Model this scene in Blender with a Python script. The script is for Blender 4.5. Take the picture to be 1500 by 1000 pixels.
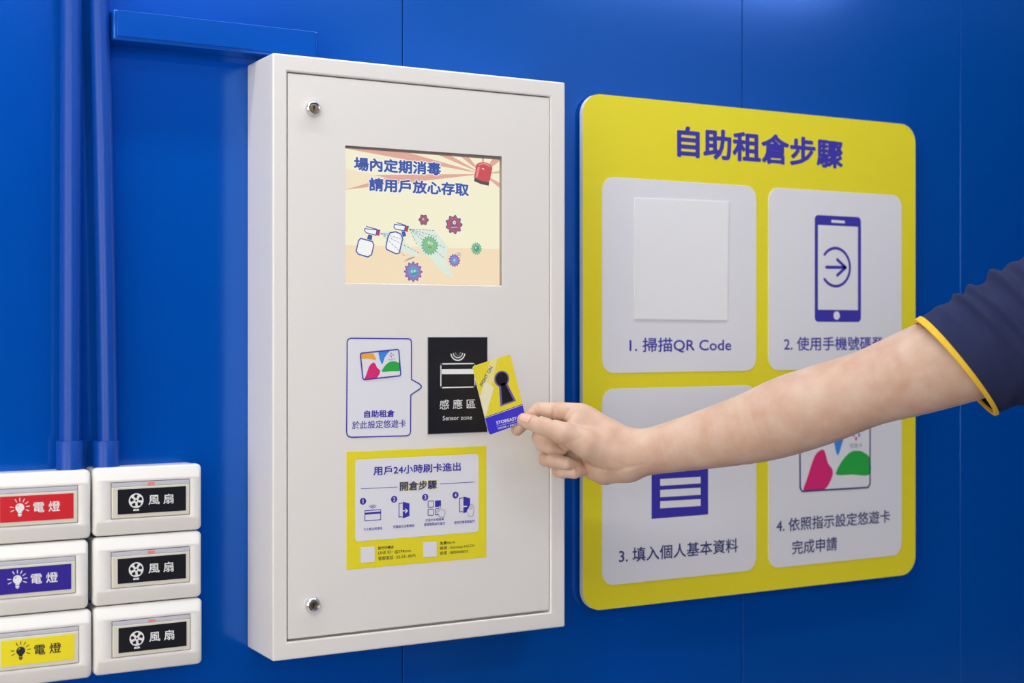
import bpy, bmesh, math, random
import numpy as np
from mathutils import Vector

# ------------------------------------------------------------------ camera, light, exposure
sc = bpy.context.scene
col = sc.collection
for o in list(bpy.data.objects):
    bpy.data.objects.remove(o)

YAW = math.radians(29.6)
SN, CS = math.sin(YAW), math.cos(YAW)
CAM = Vector((0.0, -1.638, 1.45))
FPX, CX, CY = 2083.0, 750.0, 487.0

cd = bpy.data.cameras.new('camera'); cam = bpy.data.objects.new('camera', cd); col.objects.link(cam)
cam.location = CAM; cam.rotation_euler = (math.pi/2, 0, -YAW)
cd.sensor_width = 36.0; cd.lens = FPX/1500*36.0; cd.shift_y = -(500-CY)/1500
cd.clip_start = 0.05
cd.dof.use_dof = True; cd.dof.focus_distance = 1.71; cd.dof.aperture_fstop = 5.0
sc.camera = cam

world = bpy.data.worlds.new('world'); sc.world = world; world.use_nodes = True
world.node_tree.nodes['Background'].inputs[0].default_value = (0.8, 0.85, 1, 1)
world.node_tree.nodes['Background'].inputs[1].default_value = 0.05
sc.view_settings.view_transform = 'Standard'; sc.view_settings.look = 'None'
sc.view_settings.gamma = 1.0; sc.view_settings.use_curve_mapping = False
sc.view_settings.exposure = -0.08
sc.cycles.use_denoising = True

CEIL = 2.70
def tube_light(x, y, length, watts, colr=(0.985, 1.0, 0.975), wid=0.10):
    l = bpy.data.lights.new('tube_glow', 'AREA'); l.shape = 'RECTANGLE'; l.size = length; l.size_y = wid
    l.energy = watts; l.color = colr
    o = bpy.data.objects.new('tube_glow', l); col.objects.link(o)
    o.location = (x, y, CEIL-0.075)
    return o
LAMPS = [(0.75, -0.31, 2.3, 16.5), (-0.45, -1.15, 1.15, 8.0), (-1.1, -0.75, 0.9, 2.0), (2.75, -2.0, 1.15, 9.0), (1.2, -2.2, 1.15, 12.0)]
for L in LAMPS: tube_light(*L)
# added fill panels at the unseen front and left walls, brightening low and left
for (px_, py_, rz_, wd_, en_, cl_) in ((-0.80, -2.66, math.pi, 1.5, 25.0, (0.985, 1.0, 0.975)), (-1.66, -1.30, -math.pi/2, 1.5, 19.0, (1.0, 0.92, 0.82))):
    _l = bpy.data.lights.new('added_fill', 'AREA'); _l.shape = 'RECTANGLE'; _l.size = wd_; _l.size_y = 1.45; _l.energy = en_; _l.color = cl_
    _o = bpy.data.objects.new('added_fill', _l); col.objects.link(_o); _o.location = (px_, py_, 1.62); _o.rotation_euler = (math.pi/2, 0, rz_)

# ------------------------------------------------------------------ helpers
def lin(c):
    r = []
    for v in c:
        v = v/255.0
        r.append(v/12.92 if v <= 0.04045 else ((v+0.055)/1.055)**2.4)
    return tuple(r)
MATS = {}
def mat(name, rgb, rough=0.5, metal=0.0, spec=0.5, emit=0.0, bump=0.0, bscale=400.0, vary=0.0, vscale=3.0, coat=0.0):
    m = bpy.data.materials.new(name); m.use_nodes = True
    nt = m.node_tree; b = nt.nodes['Principled BSDF']
    c = lin(rgb)
    b.inputs['Base Color'].default_value = (*c, 1)
    b.inputs['Roughness'].default_value = rough; b.inputs['Metallic'].default_value = metal
    b.inputs['Specular IOR Level'].default_value = spec; b.inputs['Coat Weight'].default_value = coat
    if emit:
        b.inputs['Base Color'].default_value = (0.02, 0.02, 0.02, 1)
        b.inputs['Emission Color'].default_value = (*c, 1); b.inputs['Emission Strength'].default_value = emit
    if bump or vary:
        tc = nt.nodes.new('ShaderNodeTexCoord')
        if bump:
            n = nt.nodes.new('ShaderNodeTexNoise'); n.inputs['Scale'].default_value = bscale; n.inputs['Detail'].default_value = 3
            nt.links.new(tc.outputs['Object'], n.inputs['Vector'])
            bp = nt.nodes.new('ShaderNodeBump'); bp.inputs['Strength'].default_value = bump; bp.inputs['Distance'].default_value = 0.001
            nt.links.new(n.outputs['Fac'], bp.inputs['Height']); nt.links.new(bp.outputs['Normal'], b.inputs['Normal'])
        if vary:
            n2 = nt.nodes.new('ShaderNodeTexNoise'); n2.inputs['Scale'].default_value = vscale; n2.inputs['Detail'].default_value = 4
            nt.links.new(tc.outputs['Object'], n2.inputs['Vector'])
            mx = nt.nodes.new('ShaderNodeMix'); mx.data_type = 'RGBA'
            mx.inputs[6].default_value = (*[v*(1-vary) for v in c], 1); mx.inputs[7].default_value = (*[min(1, v*(1+vary)) for v in c], 1)
            nt.links.new(n2.outputs['Fac'], mx.inputs[0]); nt.links.new(mx.outputs[2], b.inputs['Base Color'])
    MATS[name] = m
    return m

WALL = mat('blue_gloss_paint', (0, 90, 192), 0.16, 0.3, spec=0.55, bump=0.04, bscale=60, vary=0.03)
PIPE = mat('blue_painted_pipe', (0, 70, 168), 0.34, spec=0.4, bump=0.03, bscale=200)
CABM = mat('off_white_powder_coat', (236, 233, 228), 0.38, bump=0.05, bscale=900)
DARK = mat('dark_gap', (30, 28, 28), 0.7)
YEL = mat('yellow_print', (240, 226, 40), 0.42)
WHT = mat('white_print', (234, 234, 240), 0.42)
WEDGE = mat('white_board_edge', (235, 235, 238), 0.5)
INK = mat('violet_blue_ink', (58, 52, 172), 0.45)
NAVY = mat('dark_blue_ink', (38, 52, 120), 0.45)
BLK = mat('black_gloss_print', (22, 21, 24), 0.4)
BTXT = mat('black_ink', (30, 30, 38), 0.5)
PINK = mat('magenta_print', (225, 40, 120), 0.45)
GRN = mat('green_print', (40, 175, 70), 0.45)
SKY = mat('sky_blue_print', (60, 140, 230), 0.45)
ORG = mat('orange_print', (245, 175, 60), 0.45)
GREY = mat('grey_print', (150, 148, 155), 0.5)
CHROME = mat('polished_chrome', (225, 225, 230), 0.12, 1.0)
BRASS = mat('worn_brass', (170, 152, 112), 0.35, 1.0)
SWP = mat('white_switch_plastic', (240, 238, 234), 0.3, bump=0.02)
SWR = mat('ivory_rocker_plastic', (225, 221, 205), 0.3)
STRIP = mat('clear_indicator_strip', (205, 205, 215), 0.08, spec=0.8)
NEON = mat('dim_red_neon', (240, 140, 130), 0.3)
SRED = mat('red_label', (214, 34, 40), 0.4)
SBLU = mat('indigo_label', (50, 34, 150), 0.4)
SYEL = mat('yellow_label', (245, 228, 30), 0.4)
SBLK = mat('black_label', (14, 13, 14), 0.4)
SWHT = mat('white_label_ink', (240, 240, 240), 0.5)
CEILM = mat('white_ceiling_board', (225, 225, 222), 0.8)
FLOORM = mat('grey_floor_vinyl', (218, 202, 178), 0.5, vary=0.06, vscale=8)
DOORW = mat('white_door_paint', (232, 232, 232), 0.5)
NAVYC = mat('navy_knit', (42, 49, 84), 0.9, spec=0.2, bump=0.35, bscale=1500, vary=0.12, vscale=60)
TRIMC = mat('yellow_rib_trim', (240, 196, 62), 0.85, spec=0.2, bump=0.3, bscale=1200)

SE = 0.93
def em(name, rgb): return mat(name, rgb, 0.3, spec=0.3, emit=SE)
E_CREAM = em('screen_cream', (255, 250, 218)); E_RAY = em('screen_ray_pink', (236, 178, 160)); E_PEACH = em('screen_peach', (255, 232, 196))
E_PEACH2 = em('screen_peach_pale', (254, 238, 205))
E_BLUE = em('screen_blue', (66, 92, 172)); E_WHITE = em('screen_white', (255, 255, 255)); E_RED = em('screen_red', (214, 84, 92))
E_REDL = em('screen_red_light', (240, 150, 155)); E_REDD = em('screen_red_bright', (222, 50, 62)); E_DK = em('screen_dark', (86, 78, 76))
E_PUR = em('screen_purple', (150, 100, 130)); E_PURL = em('screen_plum', (186, 96, 116)); E_GRN = em('screen_green', (138, 204, 146))
E_GRND = em('screen_green_edge', (92, 160, 150)); E_BLU2 = em('screen_light_blue', (110, 170, 222)); E_VIO = em('screen_violet', (166, 122, 196))
E_TEAL = em('screen_teal', (76, 178, 200)); E_MIST = em('screen_mist', (230, 245, 232)); E_DASH = em('screen_dash', (100, 128, 150))

OFF = {}
def tag(o, label=None, cat=None, group=None, kind=None):
    if label: o['label'] = label
    if cat: o['category'] = cat
    if group: o['group'] = group
    if kind: o['kind'] = kind
    return o
def empty(name, loc):
    o = bpy.data.objects.new(name, None); col.objects.link(o); o.location = loc; o.empty_display_size = 0.05
    OFF[o] = Vector(loc); return o

class MB:
    def __init__(s): s.v = []; s.f = []; s.m = []; s.ms = []
    def mi(s, m):
        if m not in s.ms: s.ms.append(m)
        return s.ms.index(m)
    def poly(s, pts, m):
        b = len(s.v); s.v += [tuple(p) for p in pts]; s.f.append(tuple(range(b, b+len(pts)))); s.m.append(s.mi(m))
    def add(s, vs, fs, m):
        b = len(s.v); s.v += [tuple(p) for p in vs]; k = s.mi(m)
        for f in fs: s.f.append(tuple(b+i for i in f)); s.m.append(k)
    def box(s, x0, x1, y0, y1, z0, z1, m):
        v = [(x, y, z) for x in (x0, x1) for y in (y0, y1) for z in (z0, z1)]
        s.add(v, [(0, 1, 3, 2), (4, 6, 7, 5), (0, 4, 5, 1), (2, 3, 7, 6), (0, 2, 6, 4), (1, 5, 7, 3)], m)
    def rings(s, rows, m, closed=True, cap0=False, cap1=False):
        n = len(rows[0]); b = len(s.v); k = s.mi(m)
        for r in rows: s.v += [tuple(p) for p in r]
        for i in range(len(rows)-1):
            for j in range(n if closed else n-1):
                a = b+i*n+j; c = b+i*n+(j+1) % n
                s.f.append((a, c, c+n, a+n)); s.m.append(k)
        if cap0: s.f.append(tuple(b+j for j in range(n))[::-1]); s.m.append(k)
        if cap1: s.f.append(tuple(b+(len(rows)-1)*n+j for j in range(n))); s.m.append(k)
    def prism(s, pts, y0, y1, m, mside=None):      # pts: [(x,z)], front at y0 (towards the room), back at y1
        n = len(pts)
        s.poly([(x, y0, z) for x, z in pts], m); s.poly([(x, y1, z) for x, z in pts][::-1], mside or m)
        for i in range(n):
            (xa, za), (xb, zb) = pts[i], pts[(i+1) % n]
            s.poly([(xa, y0, za), (xa, y1, za), (xb, y1, zb), (xb, y0, zb)], mside or m)
    def lathe(s, cx, cz, prof, m, n=40):            # prof: [(radius, y)] around the Y axis
        s.rings([[(cx+r*math.cos(2*math.pi*j/n), y, cz+r*math.sin(2*math.pi*j/n)) for j in range(n)] for r, y in prof], m, cap1=True)
    def tube(s, path, rad, m, n=28, caps=True):
        rows = []
        for i, p in enumerate(path):
            p = Vector(p); a = Vector(path[max(0, i-1)]); c = Vector(path[min(len(path)-1, i+1)])
            t = (c-a).normalized(); x = Vector((1, 0, 0)); x = (x - t*x.dot(t)).normalized(); y = t.cross(x)
            r = rad[i] if isinstance(rad, (list, tuple)) else rad
            rows.append([p + x*r*math.cos(2*math.pi*j/n) + y*r*math.sin(2*math.pi*j/n) for j in range(n)])
        s.rings(rows, m, cap0=caps, cap1=caps)
    def build(s, name, parent=None, smooth=False, bevel=0.0, seg=3, recalc=False, angle=35):
        off = OFF.get(parent, Vector((0, 0, 0)))
        if parent is None and s.v:
            a = np.array([tuple(p) for p in s.v]); off = Vector(((a[:, 0].min()+a[:, 0].max())/2, (a[:, 1].min()+a[:, 1].max())/2, a[:, 2].min()))
        me = bpy.data.meshes.new(name)
        me.from_pydata([Vector(p)-off for p in s.v], [], s.f)
        for m in s.ms: me.materials.append(m)
        me.polygons.foreach_set('material_index', s.m)
        if recalc or smooth:
            bm = bmesh.new(); bm.from_mesh(me)
            bmesh.ops.remove_doubles(bm, verts=bm.verts, dist=1e-6)
            bmesh.ops.recalc_face_normals(bm, faces=bm.faces); bm.to_mesh(me); bm.free()
        if smooth:
            me.polygons.foreach_set('use_smooth', [True]*len(me.polygons))
        me.update()
        o = bpy.data.objects.new(name, me); col.objects.link(o)
        if parent is not None: o.parent = parent
        else: o.location = off
        OFF[o] = off
        if bevel:
            bv = o.modifiers.new('soft_edges', 'BEVEL'); bv.width = bevel; bv.segments = seg; bv.limit_method = 'ANGLE'
            bv.angle_limit = math.radians(40); bv.harden_normals = False
            me.polygons.foreach_set('use_smooth', [True]*len(me.polygons))
        if smooth or bevel:
            with_angle(me, angle)
        return o
def with_angle(me, deg):
    bm = bmesh.new(); bm.from_mesh(me)
    for e in bm.edges:
        if len(e.link_faces) == 2 and e.calc_face_angle(0) > math.radians(deg): e.smooth = False
    bm.to_mesh(me); bm.free()

def pl(px, py, Y):                                   # where the sight line of a measured image point meets the plane y = Y
    u = (px-CX)/FPX; v = (CY-py)/FPX
    dx, dy = SN+CS*u, CS-SN*u
    t = (Y-CAM.y)/dy
    return (t*dx, CAM.z+t*v)
def rrect(x0, z0, x1, z1, r, n=8):
    pts = []
    for cx, cz, a0 in ((x1-r, z1-r, 0), (x0+r, z1-r, 90), (x0+r, z0+r, 180), (x1-r, z0+r, 270)):
        for i in range(n+1):
            a = math.radians(a0+90*i/n); pts.append((cx+r*math.cos(a), cz+r*math.sin(a)))
    return pts

TXT = {}
def text_mesh(body, bold):
    if (body, bold) in TXT: return TXT[(body, bold)]
    if ('raw', body) not in TXT:
        c = bpy.data.curves.new('lettering', 'FONT'); c.body = body; c.resolution_u = 3
        o = bpy.data.objects.new('lettering', c); col.objects.link(o); bpy.context.view_layer.update()
        m = bpy.data.meshes.new_from_object(o.evaluated_get(bpy.context.evaluated_depsgraph_get()))
        TXT[('raw', body)] = (np.array([tuple(p.co) for p in m.vertices])[:, :2], [tuple(p.vertices) for p in m.polygons])
        bpy.data.objects.remove(o); bpy.data.curves.remove(c); bpy.data.meshes.remove(m)
    v, f = TXT[('raw', body)]
    if bold:                                            # heavier strokes: the same glyphs set again a little to every side
        n = 8 if bold < 0.04 else 14; vs, fs = [v], list(f)
        for i in range(n):
            an = 2*math.pi*i/n; k = len(vs)*len(v)
            vs.append(v+np.array([math.cos(an), math.sin(an)])*bold); fs += [tuple(k+j for j in q) for q in f]
        if bold >= 0.04:
            for i in range(8):
                an = 2*math.pi*i/8; k = len(vs)*len(v)
                vs.append(v+np.array([math.cos(an), math.sin(an)])*bold*0.5); fs += [tuple(k+j for j in q) for q in f]
        v, f = np.concatenate(vs), fs
    lo = v.min(0); hi = v.max(0); TXT[(body, bold)] = ((v-lo)/(hi-lo), f, hi-lo); return TXT[(body, bold)]

class Art(MB):
    """printed artwork on the plane y = Y; points are read in a magnified view with origin (ox,oy) and factor s"""
    def __init__(s, Y, ox=0, oy=0, k=1.0):
        super().__init__(); s.Y = Y; s.view(ox, oy, k); s.step = 0.00015
    def view(s, ox, oy, k): s.ox, s.oy, s.k = ox, oy, k; return s
    def P(s, p): return pl(s.ox+p[0]/s.k, s.oy+p[1]/s.k, s.Y)
    def flat(s, pts, m, L=1):
        y = s.Y-L*s.step; s.poly([(x, y, z) for x, z in pts], m)
    def fill(s, pts, m, L=1): s.flat([s.P(p) for p in pts], m, L)
    def blob(s, pts, m, L=1, n=6):                    # closed smooth outline through pts
        q = []; N = len(pts)
        for i in range(N):
            p0, p1, p2, p3 = [np.array(pts[(i+j-1) % N], float) for j in range(4)]
            for t in np.linspace(0, 1, n, endpoint=False):
                q.append(0.5*((2*p1)+(-p0+p2)*t+(2*p0-5*p1+4*p2-p3)*t*t+(-p0+3*p1-3*p2+p3)*t**3))
        s.fill(q, m, L); return q
    def line(s, pts, w, m, L=1, closed=False, raw=False):   # w in view pixels (vertical scale)
        if not raw:
            a = s.P(pts[0]); b = s.P((pts[0][0], pts[0][1]+w)); w = abs(a[1]-b[1]); pts = [s.P(p) for p in pts]
        y = s.Y-L*s.step; n = len(pts); h = w/2
        for i in range(n if closed else n-1):
            (xa, za), (xb, zb) = pts[i], pts[(i+1) % n]
            d = math.hypot(xb-xa, zb-za)
            if d < 1e-9: continue
            nx, nz = -(zb-za)/d*h, (xb-xa)/d*h
            s.poly([(xa+nx, y, za+nz), (xa-nx, y, za-nz), (xb-nx, y, zb-nz), (xb+nx, y, zb+nz)], m)
        for x, z in pts:
            s.poly([(x+h*math.cos(a*math.pi/5), y-1e-6, z+h*math.sin(a*math.pi/5)) for a in range(10)], m)
    def disc(s, c, r, m, L=1, n=28, ring=None):        # r in view pixels, round on the plane
        x, z = s.P(c); R = abs(s.P((c[0], c[1]+r))[1]-z); y = s.Y-L*s.step
        s.poly([(x+R*math.cos(2*math.pi*i/n), y, z+R*math.sin(2*math.pi*i/n)) for i in range(n)], m)
    def arc(s, c, r, a0, a1, w, m, L=1, n=20):
        x, z = s.P(c); R = abs(s.P((c[0], c[1]+r))[1]-z); W = abs(s.P((c[0], c[1]+w))[1]-z)
        s.line([(x+R*math.cos(math.radians(a0+(a1-a0)*i/n)), z+R*math.sin(math.radians(a0+(a1-a0)*i/n))) for i in range(n+1)], W, m, L, raw=True)
    def gear(s, c, r, teeth, amp, m, L=1, rot=0.0):
        x, z = s.P(c); R = abs(s.P((c[0], c[1]+r))[1]-z); y = s.Y-L*s.step; N = teeth*8
        s.poly([(x+R*(1+amp*math.cos(teeth*(t := 2*math.pi*i/N)+rot))*math.cos(t), y, z+R*(1+amp*math.cos(teeth*t+rot))*math.sin(t)) for i in range(N)], m)
    def text(s, body, xl, xr, yt, yb, m, L=1, bold=0.0, grow=0.0):   # box read at its left edge
        x0, zt = s.P((xl, yt)); _, zb = s.P((xl, yb)); x1, _ = s.P((xr, yt))
        v, f, ext = text_mesh(body, bold)
        if grow:
            _, _, e0 = text_mesh(body, bold-grow)
            px_, pz_ = (x1-x0)*(ext[0]/e0[0]-1)/2, (zt-zb)*(ext[1]/e0[1]-1)/2
            x0 -= px_; x1 += px_; zt += pz_; zb -= pz_
        y = s.Y-L*s.step
        nr = len(TXT[('raw', body)][0]); s.add([(x0+(x1-x0)*a, y-(i//nr)*5e-6, zb+(zt-zb)*b) for i, (a, b) in enumerate(v)], f, m)
    def textq(s, body, bl, br, tl, m, L=1, bold=0.0):
        b0 = s.P(bl); b1 = s.P(br); t0 = s.P(tl); v, f, _ = text_mesh(body, bold); y = s.Y-L*s.step
        nr = len(TXT[('raw', body)][0]); s.add([(b0[0]+(b1[0]-b0[0])*a+(t0[0]-b0[0])*b, y-(i//nr)*4e-6, b0[1]+(b1[1]-b0[1])*a+(t0[1]-b0[1])*b) for i, (a, b) in enumerate(v)], f, m)
    def rr(s, xl, yt, xr, yb, r, m, L=1):              # rounded rectangle, top and bottom read at its left edge
        x0, z1 = s.P((xl, yt)); _, z0 = s.P((xl, yb)); x1, _ = s.P((xr, yt)); R = abs(s.P((xl, yt+r))[1]-z1)
        s.flat(rrect(x0, z0, x1, z1, R), m, L); return (x0, z0, x1, z1, R)
    def rrline(s, xl, yt, xr, yb, r, w, m, L=1):
        x0, z1 = s.P((xl, yt)); _, z0 = s.P((xl, yb)); x1, _ = s.P((xr, yt)); R = abs(s.P((xl, yt+r))[1]-z1); W = abs(s.P((xl, yt+w))[1]-z1)
        s.line(rrect(x0, z0, x1, z1, R), W, m, L, closed=True, raw=True)

# ------------------------------------------------------------------ setting
XL, XR, YF = -1.7, 6.4, -2.7
w = MB()
seams = [XL, -0.87, -0.32, 0.225, 0.771, 1.317, 1.762, 2.30, 2.85, 3.40, 3.95, 4.5, 5.05, 5.6, XR]
for a, b in zip(seams[:-1], seams[1:]):
    g = 0.0007; c = 0.0005
    rows = [[(a+g, 0.004, 0), (b-g, 0.004, 0), (b-g, 0.004, CEIL), (a+g, 0.004, CEIL)],
            [(a+g, c, 0), (b-g, c, 0), (b-g, c, CEIL), (a+g, c, CEIL)],
            [(a+g+c, 0, 0), (b-g-c, 0, 0), (b-g-c, 0, CEIL), (a+g+c, 0, CEIL)]]
    w.rings(rows, WALL, cap1=True)
w.box(XL, XR, 0.004, 0.05, 0, CEIL, WALL)
tag(w.build('wall_back', recalc=True), kind='structure')
WHITEW = mat('warm_white_wall_paint', (238, 234, 226), 0.7)
w = MB()
w.box(XL, 0.1, YF-0.1, YF, 0, CEIL, WHITEW); w.box(0.1, 1.9, YF-0.1, YF, 0, CEIL, WALL)
w.box(1.9, 4.2, YF-0.1, YF, 0, 1.5, WALL); w.box(1.9, 4.2, YF-0.1, YF, 1.5, CEIL, WHITEW); w.box(4.2, XR, YF-0.1, YF, 0, CEIL, WALL)
tag(w.build('wall_front'), kind='structure')
w = MB(); w.box(XL-0.1, XL, YF-0.1, 0.05, 0, CEIL, WHITEW); tag(w.build('wall_left'), kind='structure')
w = MB(); w.box(XR, XR+0.1, YF-0.1, 0.05, 0, CEIL, WALL); tag(w.build('wall_right'), kind='structure')
w = MB(); w.box(XL-0.1, XR+0.1, YF-0.1, 0.05, -0.1, 0, FLOORM); tag(w.build('floor'), kind='structure')
w = MB(); w.box(XL-0.1, XR+0.1, YF-0.1, 0.05, CEIL, CEIL+0.1, CEILM); tag(w.build('ceiling'), kind='structure')
FRAMEM = mat('grey_added_window_frame', (150, 152, 155), 0.4, 0.6)
w = MB()
for fx in (-1.58, -0.83, -0.05): w.box(fx, fx+0.05, YF, YF+0.06, 0.86, 2.38, FRAMEM)
for fz in (0.84, 2.35): w.box(-1.58, 0.0, YF, YF+0.06, fz, fz+0.05, FRAMEM)
tag(w.build('added_window_1'), kind='structure')  # made-up window, a frame around the added front fill panel
w = MB()
for fy in (-2.08, -1.325, -0.55): w.box(XL, XL+0.06, fy, fy+0.05, 0.86, 2.38, FRAMEM)
for fz in (0.84, 2.35): w.box(XL, XL+0.06, -2.08, -0.50, fz, fz+0.05, FRAMEM)
tag(w.build('added_window_2'), kind='structure')  # second made-up frame, for the added fill panel on the left
for i, (x, y, ln, e) in enumerate(LAMPS):
    r = empty('ceiling_light', (x, y, CEIL))
    tag(r, 'white tube lamp fixed under the corridor ceiling', 'ceiling light', 'tube lamps along the corridor ceiling')
    m = MB(); m.box(x-ln/2-0.03, x+ln/2+0.03, y-0.07, y+0.07, CEIL-0.06, CEIL, CEILM); m.build('housing', r, bevel=0.006)

# ------------------------------------------------------------------ cable trunking and conduits
TY = -0.036
x0, z1 = pl(166, 13, TY); _, z0 = pl(164, 57, TY); x1, _ = pl(466, 48, TY)
tr = empty('cable_trunking', ((x0+x1)/2, 0, z0))
tag(tr, 'short blue painted cable trunking above the white cabinet', 'cable trunking')
m = MB(); m.box(x0, x1, TY, 0.0, z0, z1, WALL); m.build('channel', tr, bevel=0.002)
m = MB(); m.box(x0+0.004, x1-0.004, TY-0.0012, TY, z0+0.004, z1-0.0006, WALL); m.build('cover', tr, bevel=0.0005)

SWY = -0.045
def conduit(pts_px, collar_px, label, topz, cw, pw):
    PY = -0.021
    xc, _ = pl(collar_px, 660, PY); xw = abs(pl(collar_px+cw/2, 660, PY)[0]-xc); pr = xw*pw/cw
    zc = pl(collar_px, 645, PY)[1]
    r = empty('conduit', (xc, PY, topz)); tag(r, label, 'conduit pipe', 'blue conduits above the switches')
    path = []
    for px, py in pts_px:
        x, z = pl(px, py, PY); path.append((x, PY-max(0, pr-0.0185), z))
    path.append((path[-1][0]+(path[-1][0]-path[0][0])*0.12, path[-1][1], CEIL))
    m = MB(); m.tube([(path[0][0], path[0][1], zc-0.012)]+path, pr, PIPE); m.build('pipe', r, smooth=True)
    m = MB(); n = 32
    m.rings([[(xc+rr_*math.cos(2*math.pi*j/n), PY+0*1-0.0+rr_*math.sin(2*math.pi*j/n), z) for j in range(n)] for rr_, z in
             ((pr, zc), (xw*0.97, zc), (xw, zc-0.001), (xw, topz+0.004), (xw*1.03, topz+0.002), (xw*1.03, topz))], PIPE, cap0=True, cap1=True)
    m.build('collar', r, smooth=True)
    return r

# ------------------------------------------------------------------ switches
xA, _ = pl(137.5, 700, SWY); xB, _ = pl(297, 700, SWY)
SWW = xB-xA-0.0005; _, zA = pl(137.5, 686.5, SWY); _, zB = pl(137.5, 788.8, SWY); PIT = zA-zB; SWH = PIT-0.0015
def rr_loop(xa, za, xb, zb, r, y): return [(x, y, z) for x, z in rrect(xa, za, xb, zb, r, 5)]
def switch(cx0, ztop, label, lab_m, ink_m, icon, words, neon, group, skew=0.0):
    r = empty('wall_switch', (cx0+SWW/2, 0, ztop-SWH)); tag(r, label, 'switch', group)
    a, b, t, d = cx0, cx0+SWW, ztop, ztop-SWH
    m = MB(); m.rings([rr_loop(a+0.0015, d+0.0015, b-0.0015, t-0.0015, 0.004, 0.0), rr_loop(a+0.0015, d+0.0015, b-0.0015, t-0.0015, 0.004, -0.031)], SWP, cap0=True, cap1=True)
    m.build('back_box', r, smooth=True)
    # the rocker opening
    kx = SWW/0.1233
    ra, rb = a+0.0192*kx, a+0.1085*kx
    rt, rb_z = t-0.0165, t-0.0570
    m = MB()
    yb, yf = -0.031, SWY
    loops = [rr_loop(a+0.0005, d+0.0005, b-0.0005, t-0.0005, 0.005, yb), rr_loop(a, d, b, t, 0.0055, yb-0.0008), rr_loop(a, d, b, t, 0.0055, yf+0.0055),
             rr_loop(a+0.0006, d+0.0008, b-0.0006, t-0.0008, 0.0055, yf+0.004), rr_loop(a+0.0016, d+0.0022, b-0.0016, t-0.0020, 0.005, yf+0.0028),
             rr_loop(a+0.0028, d+0.0135, b-0.0028, t-0.0125, 0.003, yf+0.0004), rr_loop(a+0.0032, d+0.0142, b-0.0032, t-0.0132, 0.003, yf),
             rr_loop(ra-0.0006, rb_z-0.0006, rb+0.0006, rt+0.0006, 0.0008, yf), rr_loop(ra-0.0003, rb_z-0.0003, rb+0.0003, rt+0.0003, 0.0008, yf+0.0004),
             rr_loop(ra-0.0003, rb_z-0.0003, rb+0.0003, rt+0.0003, 0.0008, yf+0.005)]
    m.rings(loops, SWP, cap1=True); m.build('cover_plate', r, smooth=True, angle=50)
    # rocker, slightly tilted like a pressed paddle
    m = MB(); yr = yf-0.0012
    m.rings([rr_loop(ra+0.0004, rb_z+0.0004, rb-0.0004, rt-0.0052, 0.0008, yf+0.0045), rr_loop(ra+0.0004, rb_z+0.0004, rb-0.0004, rt-0.0052, 0.0008, yr+0.0008),
             rr_loop(ra+0.0012, rb_z+0.0012, rb-0.0012, rt-0.0058, 0.0008, yr)], SWR, cap0=True, cap1=True)
    rk = m.build('rocker', r, smooth=True, angle=30)
    m = MB(); m.box(ra+0.0004, rb-0.0004, yf-0.0006, yf+0.0045, rt-0.0048, rt-0.0004, STRIP)
    if neon: m.box((ra+rb)/2-0.004, (ra+rb)/2+0.004, yf-0.0009, yf-0.0005, rt-0.0042, rt-0.0014, NEON)
    m.build('indicator_strip', r, bevel=0.0004)
    # printed label
    la, lb, lt, ld = ra+0.0068*kx, rb-0.0050*kx, rt-0.0078, rb_z+0.0050
    A = Art(yr); e = A.step
    A.prism([(la, ld), (lb, ld), (lb, lt), (la, lt)], yr-0.0004, yr, lab_m); A.Y = yr-0.0004
    h = lt-ld; cz = (lt+ld)/2+h*0.02; cx = la+(lb-la)*0.265; R = h*0.30
    def circ(x, z, q, mm, L, n=24): A.flat([(x+q*math.cos(2*math.pi*i/n), z+q*math.sin(2*math.pi*i/n)) for i in range(n)], mm, L)
    if icon == 'fan':
        circ(cx, cz, R, ink_m, 1)
        for k in range(5):
            th = math.radians(90+72*k+8); q = []
            for tt, rr_ in ((0.0, 0.28), (-0.42, 0.55), (-0.42, 0.80), (-0.05, 0.86), (0.36, 0.72), (0.22, 0.45)):
                q.append((cx+R*rr_*math.cos(th+tt), cz+R*rr_*math.sin(th+tt)))
            A.flat(q, lab_m, 2)
        circ(cx, cz, R*0.13, lab_m, 2)
        A.flat([(cx-R*0.42, cz-R*1.36), (cx+R*0.42, cz-R*1.36), (cx+R*0.34, cz-R*1.1), (cx-R*0.34, cz-R*1.1)], ink_m, 1)
        A.flat([(cx-R*0.16, cz-R*1.26), (cx+R*0.16, cz-R*1.26), (cx, cz-R*1.16)], lab_m, 2)
    else:
        cz += h*0.0
        pts = []
        for i in range(25):
            an = math.radians(-62+304*i/24); pts.append((cx+R*0.56*math.cos(an), cz+R*0.1+R*0.56*math.sin(an)))
        pts += [(cx-R*0.24, cz-R*0.62), (cx+R*0.24, cz-R*0.62)]
        A.flat(pts, ink_m, 1)
        A.flat([(cx-R*0.24, cz-R*0.92), (cx+R*0.24, cz-R*0.92), (cx+R*0.24, cz-R*0.70), (cx-R*0.24, cz-R*0.70)], ink_m, 1)
        A.flat([(cx-R*0.12, cz-R*1.06), (cx+R*0.12, cz-R*1.06), (cx+R*0.16, cz-R*0.96), (cx-R*0.16, cz-R*0.96)], ink_m, 1)
        A.line([(cx-R*0.3, cz+R*0.28), (cx-R*0.12, cz+R*0.46)], R*0.08, lab_m, 2, raw=True)
        for k in range(9):
            if k in (6,): continue
            an = math.radians(-45+270*k/8.0) if False else math.radians(-22.5+k*225/8.0)
            A.line([(cx+R*0.82*math.cos(an), cz+R*0.1+R*0.82*math.sin(an)), (cx+R*1.22*math.cos(an), cz+R*0.1+R*1.22*math.sin(an))], R*0.10, ink_m, 1, raw=True)
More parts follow.
